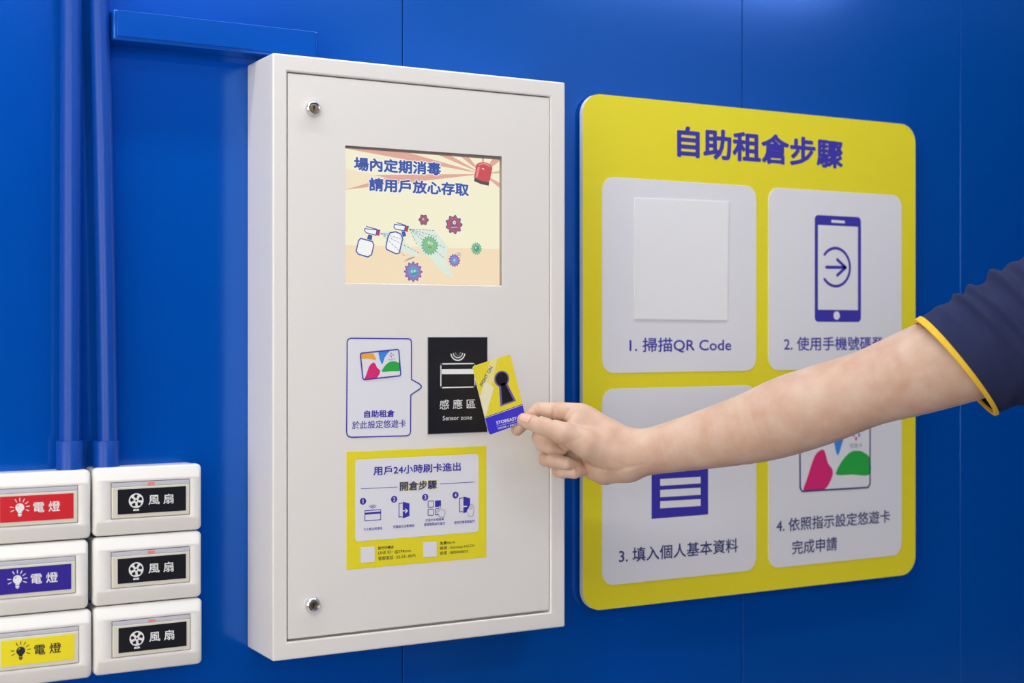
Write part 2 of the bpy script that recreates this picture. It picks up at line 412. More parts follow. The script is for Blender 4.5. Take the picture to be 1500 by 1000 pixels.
    v, f, ext = text_mesh(words, 0.012)
    tx0, tx1 = la+(lb-la)*0.445, la+(lb-la)*0.815; tz0, tz1 = cz-h*0.20, cz+h*0.21
    nr = len(TXT[('raw', words)][0]); A.add([(tx0+(tx1-tx0)*p, A.Y-e-(i//nr)*5e-6, tz0+(tz1-tz0)*q) for i, (p, q) in enumerate(v)], f, ink_m)
    o = A.build('label_plate', rk)
    return r
FG, LG = 'fan switches in the right column', 'lamp switches in the left column'
xL = xA-SWW-0.0016
for i, (lm, im, nm) in enumerate(((SRED, SWHT, 'red'), (SBLU, SWHT, 'indigo'), (SYEL, BTXT, 'yellow'))):
    switch(xL+(-0.001, -0.0035, 0.0)[i], zA-i*PIT-0.001, 'white lamp switch with a %s label, cut by the left edge' % nm, lm, im, 'lamp', '電 燈', False, LG)
for i, place in enumerate(('topmost of the right column, under a conduit', 'middle one of the right column', 'lowest of the right column')):
    switch(xA+(0, 0.0, 0.0008)[i], zA-i*PIT, 'white fan switch with black label, ' + place, SBLK, SWHT, 'fan', '風 扇', True, FG)
conduit([(103, 640), (103.6, 320), (104.5, 0)], 102.5, 'blue conduit left of the other, rising straight from the lamp switches', zA-0.001, 39.5, 31)
conduit([(158, 640), (155, 430), (150.5, 210), (145.5, 0)], 155.5, 'blue conduit nearer the cabinet, leaning left as it rises', zA, 37.5, 28.5)

# ------------------------------------------------------------------ white cabinet
FY = CAM.y+1.55
x0, z1 = pl(399.5, 77, FY); _, z0 = pl(399.5, 969, FY); x1, _ = pl(828, 120, FY)
cab = empty('control_cabinet', ((x0+x1)/2, 0, z0))
tag(cab, 'off-white steel cabinet with a small screen, hung on the blue wall', 'cabinet')
a, zt_ = pl(420.8, 104.5, FY); _, zb_ = pl(420.8, 940.5, FY); b, _ = pl(806.5, 140, FY)
m = MB()
def rect(xa, za, xb, zb, y): return [(xa, y, za), (xb, y, za), (xb, y, zb), (xa, y, zb)]
m.rings([rect(x0, z0, x1, z1, 0.0), rect(x0, z0, x1, z1, FY), rect(a, zb_, b, zt_, FY), rect(a, zb_, b, zt_, FY+0.012),
         rect(a+0.008, zb_+0.008, b-0.008, zt_-0.008, FY+0.012), rect(a+0.008, zb_+0.008, b-0.008, zt_-0.008, -0.004)], CABM, cap0=True, cap1=True)
m.build('housing', cab, bevel=0.0022, seg=4, recalc=True)
# door leaf
g = 0.0013
da, db, dt, dd = a+g, b-g, zt_-g*1.2, zb_+0.0030
DY = FY+0.0012
sa, st = pl(506, 213, DY); sb, _ = pl(735.2, 231, DY); _, sd = pl(506, 414, DY)
m = MB()
m.rings([rect(da, dd, db, dt, DY+0.0015), rect(da, dd, db, dt, DY), rect(sa, sd, sb, st, DY)], CABM)
BEZEL_SHADE = mat('grey_bezel_recess_shade', (150, 138, 134), 0.6)  # grey for bezel strips; also puts lip shade into the recess wall colour
m.rings([rect(sa, sd, sb, st, DY), rect(sa, sd, sb, st, DY+0.0066)], BEZEL_SHADE)
m.rings([rect(da, dd, db, dt, DY+0.0015), rect(da, dd, db, dt, DY+0.0115), rect(da+0.01, dd+0.01, db-0.01, dt-0.01, DY+0.0115)], CABM)
door = m.build('door', cab, bevel=0.0009, seg=3, recalc=True)
def lock(px, py):
    cx, cz = pl(px, py, DY); R = 0.0094
    m = MB()
    m.lathe(cx, cz, [(R, DY), (R, DY-0.0022), (R*0.94, DY-0.0036), (R*0.80, DY-0.0052), (R*0.70, DY-0.0058), (R*0.64, DY-0.0056), (R*0.60, DY-0.0040), (R*0.56, DY-0.0040)], CHROME)
    m.lathe(cx, cz, [(R*0.56, DY-0.0040), (R*0.55, DY-0.0044), (R*0.50, DY-0.0046), (R*0.32, DY-0.0046), (R*0.29, DY-0.0042), (R*0.05, DY-0.0042)], BRASS)
    m.box(cx-0.0006, cx+0.0006, DY-0.0044, DY-0.0040, cz-0.0028, cz+0.0030, DARK)
    m.box(cx-0.0011, cx+0.0011, DY-0.00442, DY-0.0040, cz-0.0004, cz+0.0022, DARK)
    o = m.build('cam_lock', door, smooth=True, angle=40)
    return o
lock(458, 159); lock(457.5, 885.5)

# screen
SY = DY+0.0062
S = Art(SY, 490, 200, 4.346)
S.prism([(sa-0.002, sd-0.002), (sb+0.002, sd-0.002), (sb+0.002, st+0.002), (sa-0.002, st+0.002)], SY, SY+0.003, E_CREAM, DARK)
def clip(pts):                                          # clip a polygon to the visible screen rectangle
    lo = (sa-0.001, sd-0.001); hi = (sb+0.001, st+0.001)
    for ax in (0, 1):
        for sgn, lim in ((1, lo[ax]), (-1, -hi[ax])):
            out = []
            for i in range(len(pts)):
                p, q = pts[i], pts[(i+1) % len(pts)]
                dp, dq = sgn*p[ax]-lim, sgn*q[ax]-lim
                if dp >= 0: out.append(p)
                if (dp >= 0) != (dq >= 0):
                    t = dp/(dp-dq); out.append((p[0]+(q[0]-p[0])*t, p[1]+(q[1]-p[1])*t))
            pts = out
            if not pts: return []
    return pts
def sfill(pts, mm, L):
    q = clip([S.P(p) for p in pts])
    if len(q) > 2: S.flat(q, mm, L)
sfill([(60, 690), (1080, 716), (1080, 950), (60, 940)], E_PEACH, 1)
C0 = (945, 238)
for a0, a1 in ((180.5, 186.5), (169.5, 164), (157, 150.5), (142, 130.5), (94, 86), (58, 38), (10, 3), (-28, -40), (215, 0)):
    if a1 == 0: continue
    p = [C0]
    for an in (a0, a1):
        p.append((C0[0]+1300*math.cos(math.radians(an)), C0[1]-1300*math.sin(math.radians(an))))
    if a0 == 142: pass
    sfill(p, E_RAY, 1)
sfill([(60, 200), (330, 262), (60, 340)], E_PEACH2, 1.5)
for bt, (x_l, x_r, y_t, y_b) in (('場內定期消毒', (122, 677, 128, 216)), ('請用戶放心存取', (218, 855, 260, 347))):
    S.text(bt, x_l, x_r, y_t, y_b, E_WHITE, 2, bold=0.085, grow=0.055)
    S.text(bt, x_l, x_r, y_t, y_b, E_BLUE, 3, bold=0.038)
# beacon
S.blob([(905, 175), (955, 163), (1001, 190), (996, 240), (980, 292), (930, 283), (890, 264), (897, 220)], E_RED, 2)
S.fill([(890, 262), (935, 283), (984, 292), (980, 313), (930, 302), (887, 283)], E_DK, 3)
S.fill([(912, 190), (925, 196), (908, 262), (896, 256)], E_REDL, 3)
S.blob([(912, 178), (955, 167), (992, 188), (985, 192), (950, 176), (920, 184)], E_REDL, 3)
S.fill([(936, 200), (952, 204), (950, 212), (940, 206)], E_WHITE, 4)
# mist cones and dashes
S.fill([(468, 585), (640, 600), (720, 700), (700, 830), (560, 740)], E_MIST, 2)
S.fill([(286, 612), (370, 600), (560, 770), (450, 740)], E_MIST, 2)
S.fill([(600, 760), (690, 760), (760, 900), (680, 860)], E_MIST, 2)
def dash(p, q, n):
    for i in range(n):
        t0, t1 = i/n, (i+0.6)/n
        S.line([(p[0]+(q[0]-p[0])*t0, p[1]+(q[1]-p[1])*t0), (p[0]+(q[0]-p[0])*t1, p[1]+(q[1]-p[1])*t1)], 3.2, E_DASH, 6)
for q, n in (((640, 598), 8), ((655, 640), 9), ((705, 712), 12), ((700, 776), 13), ((525, 692), 5)): dash((475, 588), q, n)
for q, n in (((345, 620), 3), ((450, 660), 8), ((545, 745), 12), ((450, 765), 9)): dash((292, 615), q, n)
# two spray bottles
for body, neck, cap in (
        ([(165, 648), (240, 668), (249, 690), (234, 752), (210, 766), (150, 748), (136, 728), (152, 662)], [(200, 572), (268, 590), (262, 628), (200, 612), (190, 600), (190, 586)], [(268, 590), (287, 596), (280, 630), (262, 628)]),
        ([(352, 612), (388, 606), (420, 620), (432, 650), (410, 742), (390, 746), (330, 718), (326, 700), (338, 640)], [(395, 548), (450, 565), (442, 600), (385, 588), (376, 578), (380, 558)], [(450, 565), (469, 572), (460, 606), (442, 600)])):
    S.fill(body, E_WHITE, 4); S.line(body, 8, E_BLUE, 5, closed=True)
    S.fill(neck, E_WHITE, 4); S.fill(cap, E_REDD, 5); S.line(neck+cap[1:3], 6, E_BLUE, 6)
S.fill([(425, 602), (448, 604), (456, 632), (432, 640)], E_BLUE, 4)
S.fill([(215, 622), (240, 628), (236, 660), (205, 652)], E_BLUE, 3)
# germs
for c, r, teeth, e1, e2, e3 in (((565, 530), 31, 6, E_DK, E_PUR, E_PURL), ((758, 560), 53, 9, E_BLUE, E_PURL, E_PUR), ((604, 693), 53, 18, E_GRND, E_GRN, E_GRN),
                                ((901, 713), 34, 14, E_GRND, E_GRN, E_GRND), ((761, 788), 36, 13, E_BLUE, E_VIO, E_BLU2), ((499, 860), 56, 12, E_BLUE, E_VIO, E_TEAL)):
    S.gear(c, r*1.05, teeth, 0.12, e1, 7); S.gear(c, r*0.94, teeth, 0.11, e2, 8); S.disc(c, r*0.58, e3, 9)
for c, r in (((490, 858), 7), ((508, 855), 7), ((760, 548), 11), ((598, 675), 8), ((614, 682), 8), ((760, 787), 6), ((562, 526), 6), ((897, 708), 6)):
    S.disc(c, r, E_WHITE, 10); S.disc((c[0]+1, c[1]+1), r*0.45, E_DK, 11)
S.line([(482, 880), (524, 868)], 3, E_DK, 10); S.line([(740, 580), (778, 576)], 3, E_WHITE, 10); S.line([(592, 706), (616, 704)], 5, E_PURL, 10)
for k in range(3):
    S.line([(440+8*k, 795-7*k), (505, 770-3*k)], 2.2, E_DASH, 10); S.line([(772+6*k, 742-3*k), (800, 762-9*k)], 2.2, E_DASH, 10)
S.view(0, 0, 1.0)
sfill([(500, 208), (742, 226), (742, 235.0), (500, 216.8)], BEZEL_SHADE, 12); sfill([(734.0, 225), (740, 225), (740, 430), (734.0, 430)], BEZEL_SHADE, 12)
S.build('screen', door)

def transit_art(A, P, L, ol, ow):
    """card artwork; P maps unit card coordinates (u right, v down) to view points"""
    def U(pts): return [P(u, v) for u, v in pts]
    A.fill(U([(0.02, 0), (0.98, 0), (1, 0.02), (1, 0.98), (0.98, 1), (0.02, 1), (0, 0.98), (0, 0.02)]), WHT, L)
    A.blob(U([(0.01, 0.03), (0.30, 0.04), (0.36, 0.14), (0.385, 0.31), (0.20, 0.23), (0.01, 0.20)]), ORG, L+1, 3)
    A.blob(U([(0.05, 0.99), (0.10, 0.82), (0.20, 0.52), (0.28, 0.42), (0.35, 0.42), (0.40, 0.60), (0.47, 0.72), (0.44, 0.86), (0.35, 0.99), (0.2, 0.99)]), PINK, L+1, 4)
    A.blob(U([(0.50, 0.01), (0.76, 0.01), (0.70, 0.12), (0.62, 0.26), (0.545, 0.49), (0.50, 0.36), (0.48, 0.18)]), SKY, L+1, 4)
    A.blob(U([(0.515, 0.75), (0.60, 0.58), (0.72, 0.45), (0.84, 0.43), (0.93, 0.47), (0.995, 0.55), (0.995, 0.80), (0.75, 0.79), (0.56, 0.79)]), GRN, L+1, 4)
    for u, v, mm in ((0.80, 0.13, GREY), (0.765, 0.19, GREY), (0.845, 0.19, SKY), (0.80, 0.245, PINK)):
        A.fill(U([(u-0.018, v), (u, v-0.04), (u+0.018, v), (u, v+0.04)]), mm, L+1)
    A.textq('悠遊卡', P(0.71, 0.385), P(0.89, 0.385), P(0.71, 0.315), GREY, L+1, 0.0)
    A.line(U([(0.03, 0), (0.97, 0), (1, 0.05), (1, 0.95), (0.97, 1), (0.03, 1), (0, 0.95), (0, 0.05)]), ow, ol, L+2, closed=True)

# speech-bubble sticker
B = Art(DY, 490, 480, 5.0)
out = [(118, 76), (542, 80), (556, 86), (563, 104), (563, 378), (620, 410), (634, 424), (635, 434), (628, 444), (558, 492), (556, 762), (549, 780), (532, 790), (126, 801), (104, 796), (91, 782), (88, 760), (92, 104), (100, 84)]
B.fill(out, WHT, 1); B.line(out, 9, INK, 2, closed=True)
tl, tr_, br, bl = (187, 186), (468, 157), (484, 350), (207, 380)
def Pc(u, v):
    return ((tl[0]*(1-u)+tr_[0]*u)*(1-v)+(bl[0]*(1-u)+br[0]*u)*v, (tl[1]*(1-u)+tr_[1]*u)*(1-v)+(bl[1]*(1-u)+br[1]*u)*v)
transit_art(B, Pc, 3, INK, 9)
B.text('自助租倉', 217, 440, 605, 660, INK, 2, bold=0.03); B.text('於此設定悠遊卡', 128, 522, 683, 742, INK, 2, bold=0.01)
B.build('bubble_sticker', door)

# black sensor pad
B = Art(DY-0.0008, 490, 480, 5.0)
xa, za = pl(626, 493.4, DY); xb, _ = pl(713.7, 493.2, DY); _, zb = pl(626, 636.2, DY)
B.prism([(xa, zb), (xb, zb), (xb, za), (xa, za)], DY-0.0008, DY, GREY)
B.flat([(xa+0.0007, zb+0.0007), (xb-0.0007, zb+0.0007), (xb-0.0007, za-0.0007), (xa+0.0007, za-0.0007)], BLK, 1)
for r in (20, 39, 58): B.arc((903, 180), r, 192, 348, 9, SWHT, 2)
B.rrline(778, 264, 1027, 438, 10, 9, SWHT, 2); B.fill([(778, 302), (1027, 300), (1027, 338), (778, 340)], SWHT, 2)
B.text('感 應 區', 768, 1032, 526, 598, SWHT, 2, bold=0.006); B.text('Sensor zone', 792, 1006, 645, 678, SWHT, 2)
B.build('sensor_pad', door)

# yellow instruction sticker
B = Art(DY, 490, 640, 4.7625)
xa, za = pl(507.4, 662, DY); xb, _ = pl(712.4, 652.2, DY); _, zb = pl(507.4, 834.4, DY)
B.prism([(xa, zb), (xb, zb), (xb, za), (xa, za)], DY-0.0002, DY, YEL); B.Y = DY-0.0002
B.rr(143, 158, 1005, 728, 24, WHT, 1)
B.text('用戶24小時刷卡進出', 270, 880, 205, 268, INK, 2, bold=0.022)
B.text('開倉步驟', 455, 713, 312, 376, YEL, 2, bold=0.055, grow=0.04); B.text('開倉步驟', 455, 713, 312, 376, NAVY, 3, bold=0.024)
B.line([(185, 360), (437, 348)], 4, INK, 2); B.line([(735, 326), (976, 313)], 4, INK, 2)
for c, n in (((198, 447), '1'), ((415, 433), '2'), ((632, 419), '3'), ((843, 404), '4')):
    B.disc(c, 24, INK, 2); B.text(n, c[0]-(3 if n == '1' else 7), c[0]+(3 if n == '1' else 7), c[1]-14, c[1]+15, WHT, 3, bold=0.02)
B.line([(211, 513), (322, 505), (322, 575), (211, 584)], 5, INK, 2, closed=True); B.fill([(211, 527), (322, 518), (322, 532), (211, 541)], INK, 2)
for r in (8, 17, 27): B.arc((266, 468), r, 200, 340, 4, INK, 2)
for ox, oy in ((0, 0), (423, -36)):
    B.line([(470+ox, 460+oy), (449+ox, 462+oy), (449+ox, 557+oy), (470+ox, 555+oy)], 6, INK, 2)
    B.fill([(475+ox, 450+oy), (522+ox, 462+oy), (522+ox, 550+oy), (475+ox, 567+oy)], INK, 2)
B.line([(470, 505), (480, 514), (505, 514)], 7, WHT, 3); B.line([(494, 500), (508, 514), (494, 528)], 7, WHT, 3)
B.line([(922, 482), (884, 484)], 7, WHT, 3); B.line([(896, 472), (884, 484), (896, 495)], 7, WHT, 3)
B.rrline(652, 446, 690, 490, 6, 5, INK, 2); B.rr(700, 442, 742, 488, 4, INK, 2); B.rrline(652, 504, 690, 547, 6, 5, INK, 2); B.rrline(702, 500, 738, 542, 6, 5, INK, 2)
for ox, oy in ((0, 0),):
    hp = [(728, 480), (736, 476), (740, 505), (758, 506), (769, 514), (768, 535), (760, 556), (730, 556), (722, 535), (710, 520), (716, 512), (728, 518)]
    B.fill(hp, WHT, 4); B.line(hp, 3, GREY, 5, closed=True)
hp = [(930, 500), (944, 470), (952, 474), (956, 466), (962, 474), (970, 486), (970, 520), (962, 548), (936, 551), (930, 530), (920, 514), (924, 508)]
B.fill(hp, WHT, 4); B.line(hp, 3, GREY, 5, closed=True)
for k in range(3): B.line([(944+8*k, 482), (942+8*k, 505)], 2.4, GREY, 5)
for s_, q in (('卡片靠近感應區', (200, 333, 634, 654)), ('所屬倉位自動開啟', (408, 558, 616, 637)), ('於區內手觸螢幕', (634, 762, 571, 590)), ('選擇要開啟的倉位', (623, 771, 600, 622)), ('使用完畢關閉倉門', (834, 977, 586, 607))):
    B.text(s_, *q, INK, 2, bold=0.004)
B.fill([(182, 768), (279, 763), (279, 870), (182, 876)], WHT, 2); B.fill([(618, 733), (712, 727), (712, 832), (618, 838)], WHT, 2)
B.text('新竹中華店', 303, 411, 763, 786, BTXT, 2, bold=0.01)
B.text('LINE ID : @294yvvc', 305, 534, 797, 824, BTXT, 2); B.text('客服電話 : 03-531-8075', 304, 564, 833, 860, BTXT, 2)
B.text('免費Wi-Fi', 734, 838, 729, 752, BTXT, 2, bold=0.01)
B.text('帳號 : Storeasy-HCCH', 734, 976, 763, 790, BTXT, 2); B.text('密碼 : 0800458075', 734, 931, 798, 823, BTXT, 2)
B.build('instruction_sticker', door)

# ------------------------------------------------------------------ yellow sign board
BY = -0.0135
x0, z1 = pl(853.5, 137, BY); _, z0 = pl(853.5, 896.5, BY); x1, _ = pl(1341, 184, BY)
z1 = pl(880, 138, BY)[1]; z0 = pl(880, 893, BY)[1]
sg = empty('sign_board', ((x0+x1)/2, BY, z0))
tag(sg, 'yellow rounded sign board with four white instruction panels, fixed to the blue wall', 'sign')
m = MB(); m.prism(rrect(x0, z0, x1, z1, 0.029, 12), BY, BY+0.0075, YEL, WEDGE)
board = m.build('board', sg)
for fx in (0.12, 0.88):
    for fz in (0.08, 0.92):
        m = MB(); cx, cz = x0+(x1-x0)*fx, z0+(z1-z0)*fz
        m.rings([[(cx+0.012*math.cos(2*math.pi*j/20), y, cz+0.012*math.sin(2*math.pi*j/20)) for j in range(20)] for y in (BY+0.0075, 0.0)], DARK, cap0=True, cap1=True)
        m.build('spacer', sg)
A = Art(BY, 840, 130, 2.439); A.text('自助租倉步驟', 370, 963, 131, 244, INK, 1, bold=0.032); A.build('heading', sg)
PL = [pl(882, 500, BY)[0], pl(1107.5, 500, BY)[0], pl(1125.5, 500, BY)[0], pl(1320.5, 500, BY)[0]]
PZ = [pl(900, 259.5, BY)[1], pl(900, 546, BY)[1], pl(900, 569, BY)[1], pl(882, 858, BY)[1]]
def panel(i, label):
    xa, xb = (PL[0], PL[1]) if i % 2 == 0 else (PL[2], PL[3]); za, zb = (PZ[0], PZ[1]) if i < 2 else (PZ[2], PZ[3])
    m = MB(); m.prism(rrect(xa, zb, xb, za, 0.0185, 8), BY-0.0006, BY, WHT)
    o = m.build('instruction_panel', sg); return o
PY_ = BY-0.0006
p1 = panel(0, '')
A = Art(PY_, 840, 130, 2.439)
A.prism([A.P(p) for p in ((218, 822), (548, 827), (553, 405), (218, 391))], PY_-0.0012, PY_, mat('white_paper_tile', (243, 243, 246), 0.5)); A.build('paper_tile', p1)
A = Art(PY_, 840, 130, 2.439); A.text('1. 掃描QR Code', 200, 564, 889, 944, INK, 1, bold=0.012); A.build('caption', p1)
p2 = panel(1, '')
A = Art(PY_, 840, 130, 2.439)
A.rr(862, 450, 1027, 832, 16, INK, 1); A.rr(873, 486, 1016, 789, 2, WHT, 2)
A.line([(924, 473), (966, 476)], 10, WHT, 2); A.disc((940, 810), 15, WHT, 2)
A.arc((936, 637), 68, -140, 140, 10, INK, 3, 28); A.line([(903, 637), (972, 638)], 11, INK, 3); A.line([(942, 610), (972, 638), (942, 666)], 11, INK, 3)
A.build('phone_pictogram', p2)
A = Art(PY_, 840, 130, 2.439); A.text('2. 使用手機號碼登入', 752, 1150, 886, 936, INK, 1, bold=0.012); A.build('caption', p2)
p3 = panel(2, '')
A = Art(PY_, 840, 540, 2.702)
A.fill([(309, 296), (470, 296), (533, 350), (533, 576), (309, 594)], INK, 1)
for ya, yb in ((436, 463), (479, 508), (524, 552)): A.fill([(343, ya), (503, ya-9), (503, yb-10), (343, yb)], WHT, 2)
A.build('form_pictogram', p3)
A = Art(PY_, 840, 540, 2.702); A.text('3. 填入個人基本資料', 180, 651, 712, 770, NAVY, 1, bold=0.012); A.build('caption', p3)
p4 = panel(3, '')
A = Art(PY_, 1160, 620, 9.093)
tl4, tr4, br4, bl4 = (102, -20), (1040, -10), (1037, 850), (108, 905)
def P4(u, v):
    return ((tl4[0]*(1-u)+tr4[0]*u)*(1-v)+(bl4[0]*(1-u)+br4[0]*u)*v, (tl4[1]*(1-u)+tr4[1]*u)*(1-v)+(bl4[1]*(1-u)+br4[1]*u)*v)
transit_art(A, P4, 1, NAVY, 22); A.build('card_pictogram', p4)
A = Art(PY_, 840, 540, 2.702); A.text('4. 依照指示設定悠遊卡', 803, 1253, 594, 648, NAVY, 1, bold=0.012); A.text('完成申請', 865, 1043, 680, 736, NAVY, 1, bold=0.012); A.build('caption', p4)

# ------------------------------------------------------------------ held card
KY = CAM.y+1.498
K = Art(KY, 690, 520, 7.69)
cTL, cTR, cBL = (12, 128), (446, 46), (208, 920)
pTL, pTR, pBL = [np.array(K.P(p)) for p in (cTL, cTR, cBL)]
eu = pTR-pTL; ev = pBL-pTL
ev = ev/np.linalg.norm(ev)*0.0856; eu = eu - ev*np.dot(eu, ev)/np.dot(ev, ev); eu = eu/np.linalg.norm(eu)*0.0540
def kc(u, v): q = pTL+eu*u+ev*v; return (q[0], q[1])
corner = []
for cu, cv, a0 in ((1-0.06, 0.038, -90), (1-0.06, 1-0.038, 0), (0.06, 1-0.038, 90), (0.06, 0.038, 180)):
    for i in range(7):
        an = math.radians(a0+15*i); corner.append(kc(cu+0.06*math.cos(an), cv+0.038*math.sin(an)))
KB = mat('yellow_card_plastic', (244, 226, 50), 0.3); KV = mat('violet_card_plastic', (66, 58, 214), 0.3); KP = mat('pale_ray_print', (246, 236, 150), 0.3)
ctr = pTL+eu*0.5+ev*0.5
cd_ = empty('access_card', (ctr[0], KY, ctr[1]-0.045)); tag(cd_, 'yellow and violet access card held upright between thumb and finger', 'card')
K.prism([(x, z) for x, z in corner], KY-0.0004, KY+0.0004, KB, SWHT); K.Y = KY-0.0004; K.step = 0.00005
vb = [c for c in corner]
def kpoly(uv, mm, L): K.flat([kc(u, v) for u, v in uv], mm, L)
band = [(0, 0.755), (1, 0.755)]
bot = [(1, 0.962)]+[]
low = [kc(0, 0.755), kc(0, 0.962)]+[corner[i] for i in range(20, 13, -1)]+[corner[i] for i in range(13, 6, -1)]+[kc(1, 0.755)]
K.flat(low, KV, 1)
kpoly([(0.0, 0.755), (1, 0.755), (1, 0.748), (0, 0.748)], SWHT, 2); kpoly([(0.0, 0.748), (1, 0.748), (1, 0.738), (0, 0.738)], NAVY, 2)
kpoly([(0.005, 0.44), (0.46, 0.004), (0.66, 0.004), (0.03, 0.73), (0.005, 0.73)], KP, 1)
kpoly([(0.005, 0.44), (0.20, 0.25), (0.40, 0.38), (0.03, 0.73), (0.005, 0.73)], mat('paler_ray_print', (248, 244, 205), 0.3), 2)
for i in range(9):
    t = i/8.0; kpoly([(0.71-0.62*t+d[0], 0.03+0.70*t+d[1]) for d in ((-0.02, 0), (0, -0.013), (0.02, 0), (0, 0.013))], KP, 2)
# keyhole
kh = []
for i in range(25):
    an = math.radians(125-310*i/24+0); kh.append((0.705+0.175*math.cos(an), 0.335-0.11*math.sin(an)))
keyh = [(0.64+0.19*math.cos(math.radians(a_)), 0.30-0.115*math.sin(math.radians(a_))) for a_ in range(-50, 231, 10)]
kpoly([(0.64-0.10, 0.36), (0.64+0.10, 0.36), (0.86, 0.665), (0.44, 0.665)], mat('lilac_keyhole_print', (110, 100, 175), 0.3), 3)
kpoly(keyh, mat('lilac_keyhole_print', (110, 100, 175), 0.3), 3)
kpoly([(0.64+0.155*math.cos(2*math.pi*i/24), 0.30-0.095*math.sin(2*math.pi*i/24)) for i in range(24)], BLK, 4)
kpoly([(0.59, 0.36), (0.69, 0.36), (0.80, 0.645), (0.50, 0.645)], BLK, 4)
K.textq('FIGHT ON', (128, 352), (247, 142), (94, 333), NAVY, 4, bold=0.008)
K.view(690, 520, 7.69)
K.textq('STOREASY', (288, 782), (520, 728), (280, 745), SWHT, 3, bold=0.025)
K.line([(286, 800), (560, 736)], 3.5, SWHT, 3)
K.textq('DOOR + RECORD', (304, 836), (570, 775), (300, 815), SWHT, 3, bold=0.03)
K.build('card_face', cd_)

# ------------------------------------------------------------------ arm with hand (one continuous surface)
DREF = 1.725
RV = Vector((CS, -SN, 0)); UV = Vector((0, 0, 1)); AV = Vector((SN, CS, 0))
def hp(px, py, c):                    # joint: place across and up, c = millimetres nearer the room than the card
    D = DREF-c/1000.0
    return np.array([(px-CX)/FPX*D, (CY-py)/FPX*D, -D], np.float32)
def hr(rpx, c): return rpx/FPX*(DREF-c/1000.0)
def to_world(v): return [CAM + RV*float(p[0]) + UV*float(p[1]) - AV*float(p[2]) for p in v]

def cone(G, a, ra, b, rb, flat=None):
    d = b-a; L2 = float((d*d).sum())
    X, Y, Z = G[0]-a[0], G[1]-a[1], G[2]-a[2]
    t = np.clip((X*d[0]+Y*d[1]+Z*d[2])/L2, 0, 1)
    return np.sqrt((X-t*d[0])**2+(Y-t*d[1])**2+(Z-t*d[2])**2)-(ra+(rb-ra)*t)
def smin(a, b, k):
    h = np.clip(0.5+0.5*(b-a)/k, 0, 1); return b+(a-b)*h-k*h*(1-h)

def surface_nets(F, org, h):
    S_ = F < 0; n0, n1, n2 = F.shape
    cnt = np.zeros((n0-1, n1-1, n2-1), np.int8)
    for i in (0, 1):
        for j in (0, 1):
            for k in (0, 1): cnt += S_[i:n0-1+i, j:n1-1+j, k:n2-1+k]
    act = np.argwhere((cnt > 0) & (cnt < 8)); idx = -np.ones(cnt.shape, np.int64); idx[tuple(act.T)] = np.arange(len(act))
    acc = np.zeros((len(act), 3)); num = np.zeros(len(act))
    cs = [(i, j, k) for i in (0, 1) for j in (0, 1) for k in (0, 1)]
    for c0 in cs:
        for ax in range(3):
            if c0[ax]: continue
            c1 = list(c0); c1[ax] = 1
            f0 = F[tuple((act+c0).T)].astype(float); f1 = F[tuple((act+c1).T)].astype(float)
            x = (f0 < 0) != (f1 < 0); t = np.where(x, f0/np.where(x, f0-f1, 1), 0)
            p = np.tile(np.array(c0, float), (len(act), 1)); p[:, ax] = t
            acc[x] += p[x]; num[x] += 1
    V = (act+acc/num[:, None])*h+org
    Q = []
    for ax in range(3):
        o1, o2 = (ax+1) % 3, (ax+2) % 3
        sl0 = [slice(None)]*3; sl1 = [slice(None)]*3; sl0[ax] = slice(0, -1); sl1[ax] = slice(1, None)
        a_, b_ = S_[tuple(sl0)], S_[tuple(sl1)]
        e = np.argwhere(a_ != b_); e = e[(e[:, o1] > 0) & (e[:, o2] > 0) & (e[:, o1] < F.shape[o1]-1) & (e[:, o2] < F.shape[o2]-1)]
        inside = a_[tuple(e.T)]
        def cell(d1, d2):
            q = e.copy(); q[:, o1] -= d1; q[:, o2] -= d2; return idx[tuple(q.T)]
        quad = np.stack([cell(1, 1), cell(0, 1), cell(0, 0), cell(1, 0)], 1)
        quad[~inside] = quad[~inside][:, ::-1]
        Q.append(quad)
    return V, np.concatenate(Q)

HS = 0.0013
lo = np.array([(742-CX)/FPX*1.73, (CY-722)/FPX*1.73, -DREF-0.075]); hi = np.array([(1500-CX)/FPX*1.62, (CY-405)/FPX*1.66, -DREF+0.235])
ax = [np.arange(lo[i], hi[i], HS, dtype=np.float32) for i in range(3)]
# three zones along the arm keep the grid small: evaluate each on its own slab of depth
G = np.meshgrid(*ax, indexing='ij', sparse=True)
def chain(pts, k, rpx=False):
    F = None
    P = [(hp(p[0], p[1], p[2]), hr(p[3], p[2]) if rpx else p[3]/1000.0) for p in pts]
    for (a_, ra), (b_, rb) in zip(P[:-1], P[1:]):
        d = cone(G, a_, ra, b_, rb); F = d if F is None else (np.minimum(F, d) if k == 0 else smin(F, d, k))
    return F
ARM = [(925, 666, 0, 33), (963, 659, 6, 35), (1036, 643, 22, 43.5), (1106, 625, 44, 52.5), (1155, 608, 60, 58), (1210, 590, 78, 58), (1273, 568, 98, 56), (1345, 543, 122, 64), (1432, 512, 145, 70), (1500, 478, 165, 72)]
def smooth_path(P, n):
    P = np.array(P, float); out = []
    for i in range(len(P)-1):
        p = [P[min(max(i+j, 0), len(P)-1)] for j in (-1, 0, 1, 2)]
        for f in np.linspace(0, 1, n, endpoint=False):
            out.append(0.5*(2*p[1]+(-p[0]+p[2])*f+(2*p[0]-5*p[1]+4*p[2]-p[3])*f*f+(-p[0]+3*p[1]-3*p[2]+p[3])*f**3))
    return [tuple(q) for q in out]+[tuple(P[-1])]
ARM = smooth_path(ARM, 4)
F = chain(ARM, 0, True)
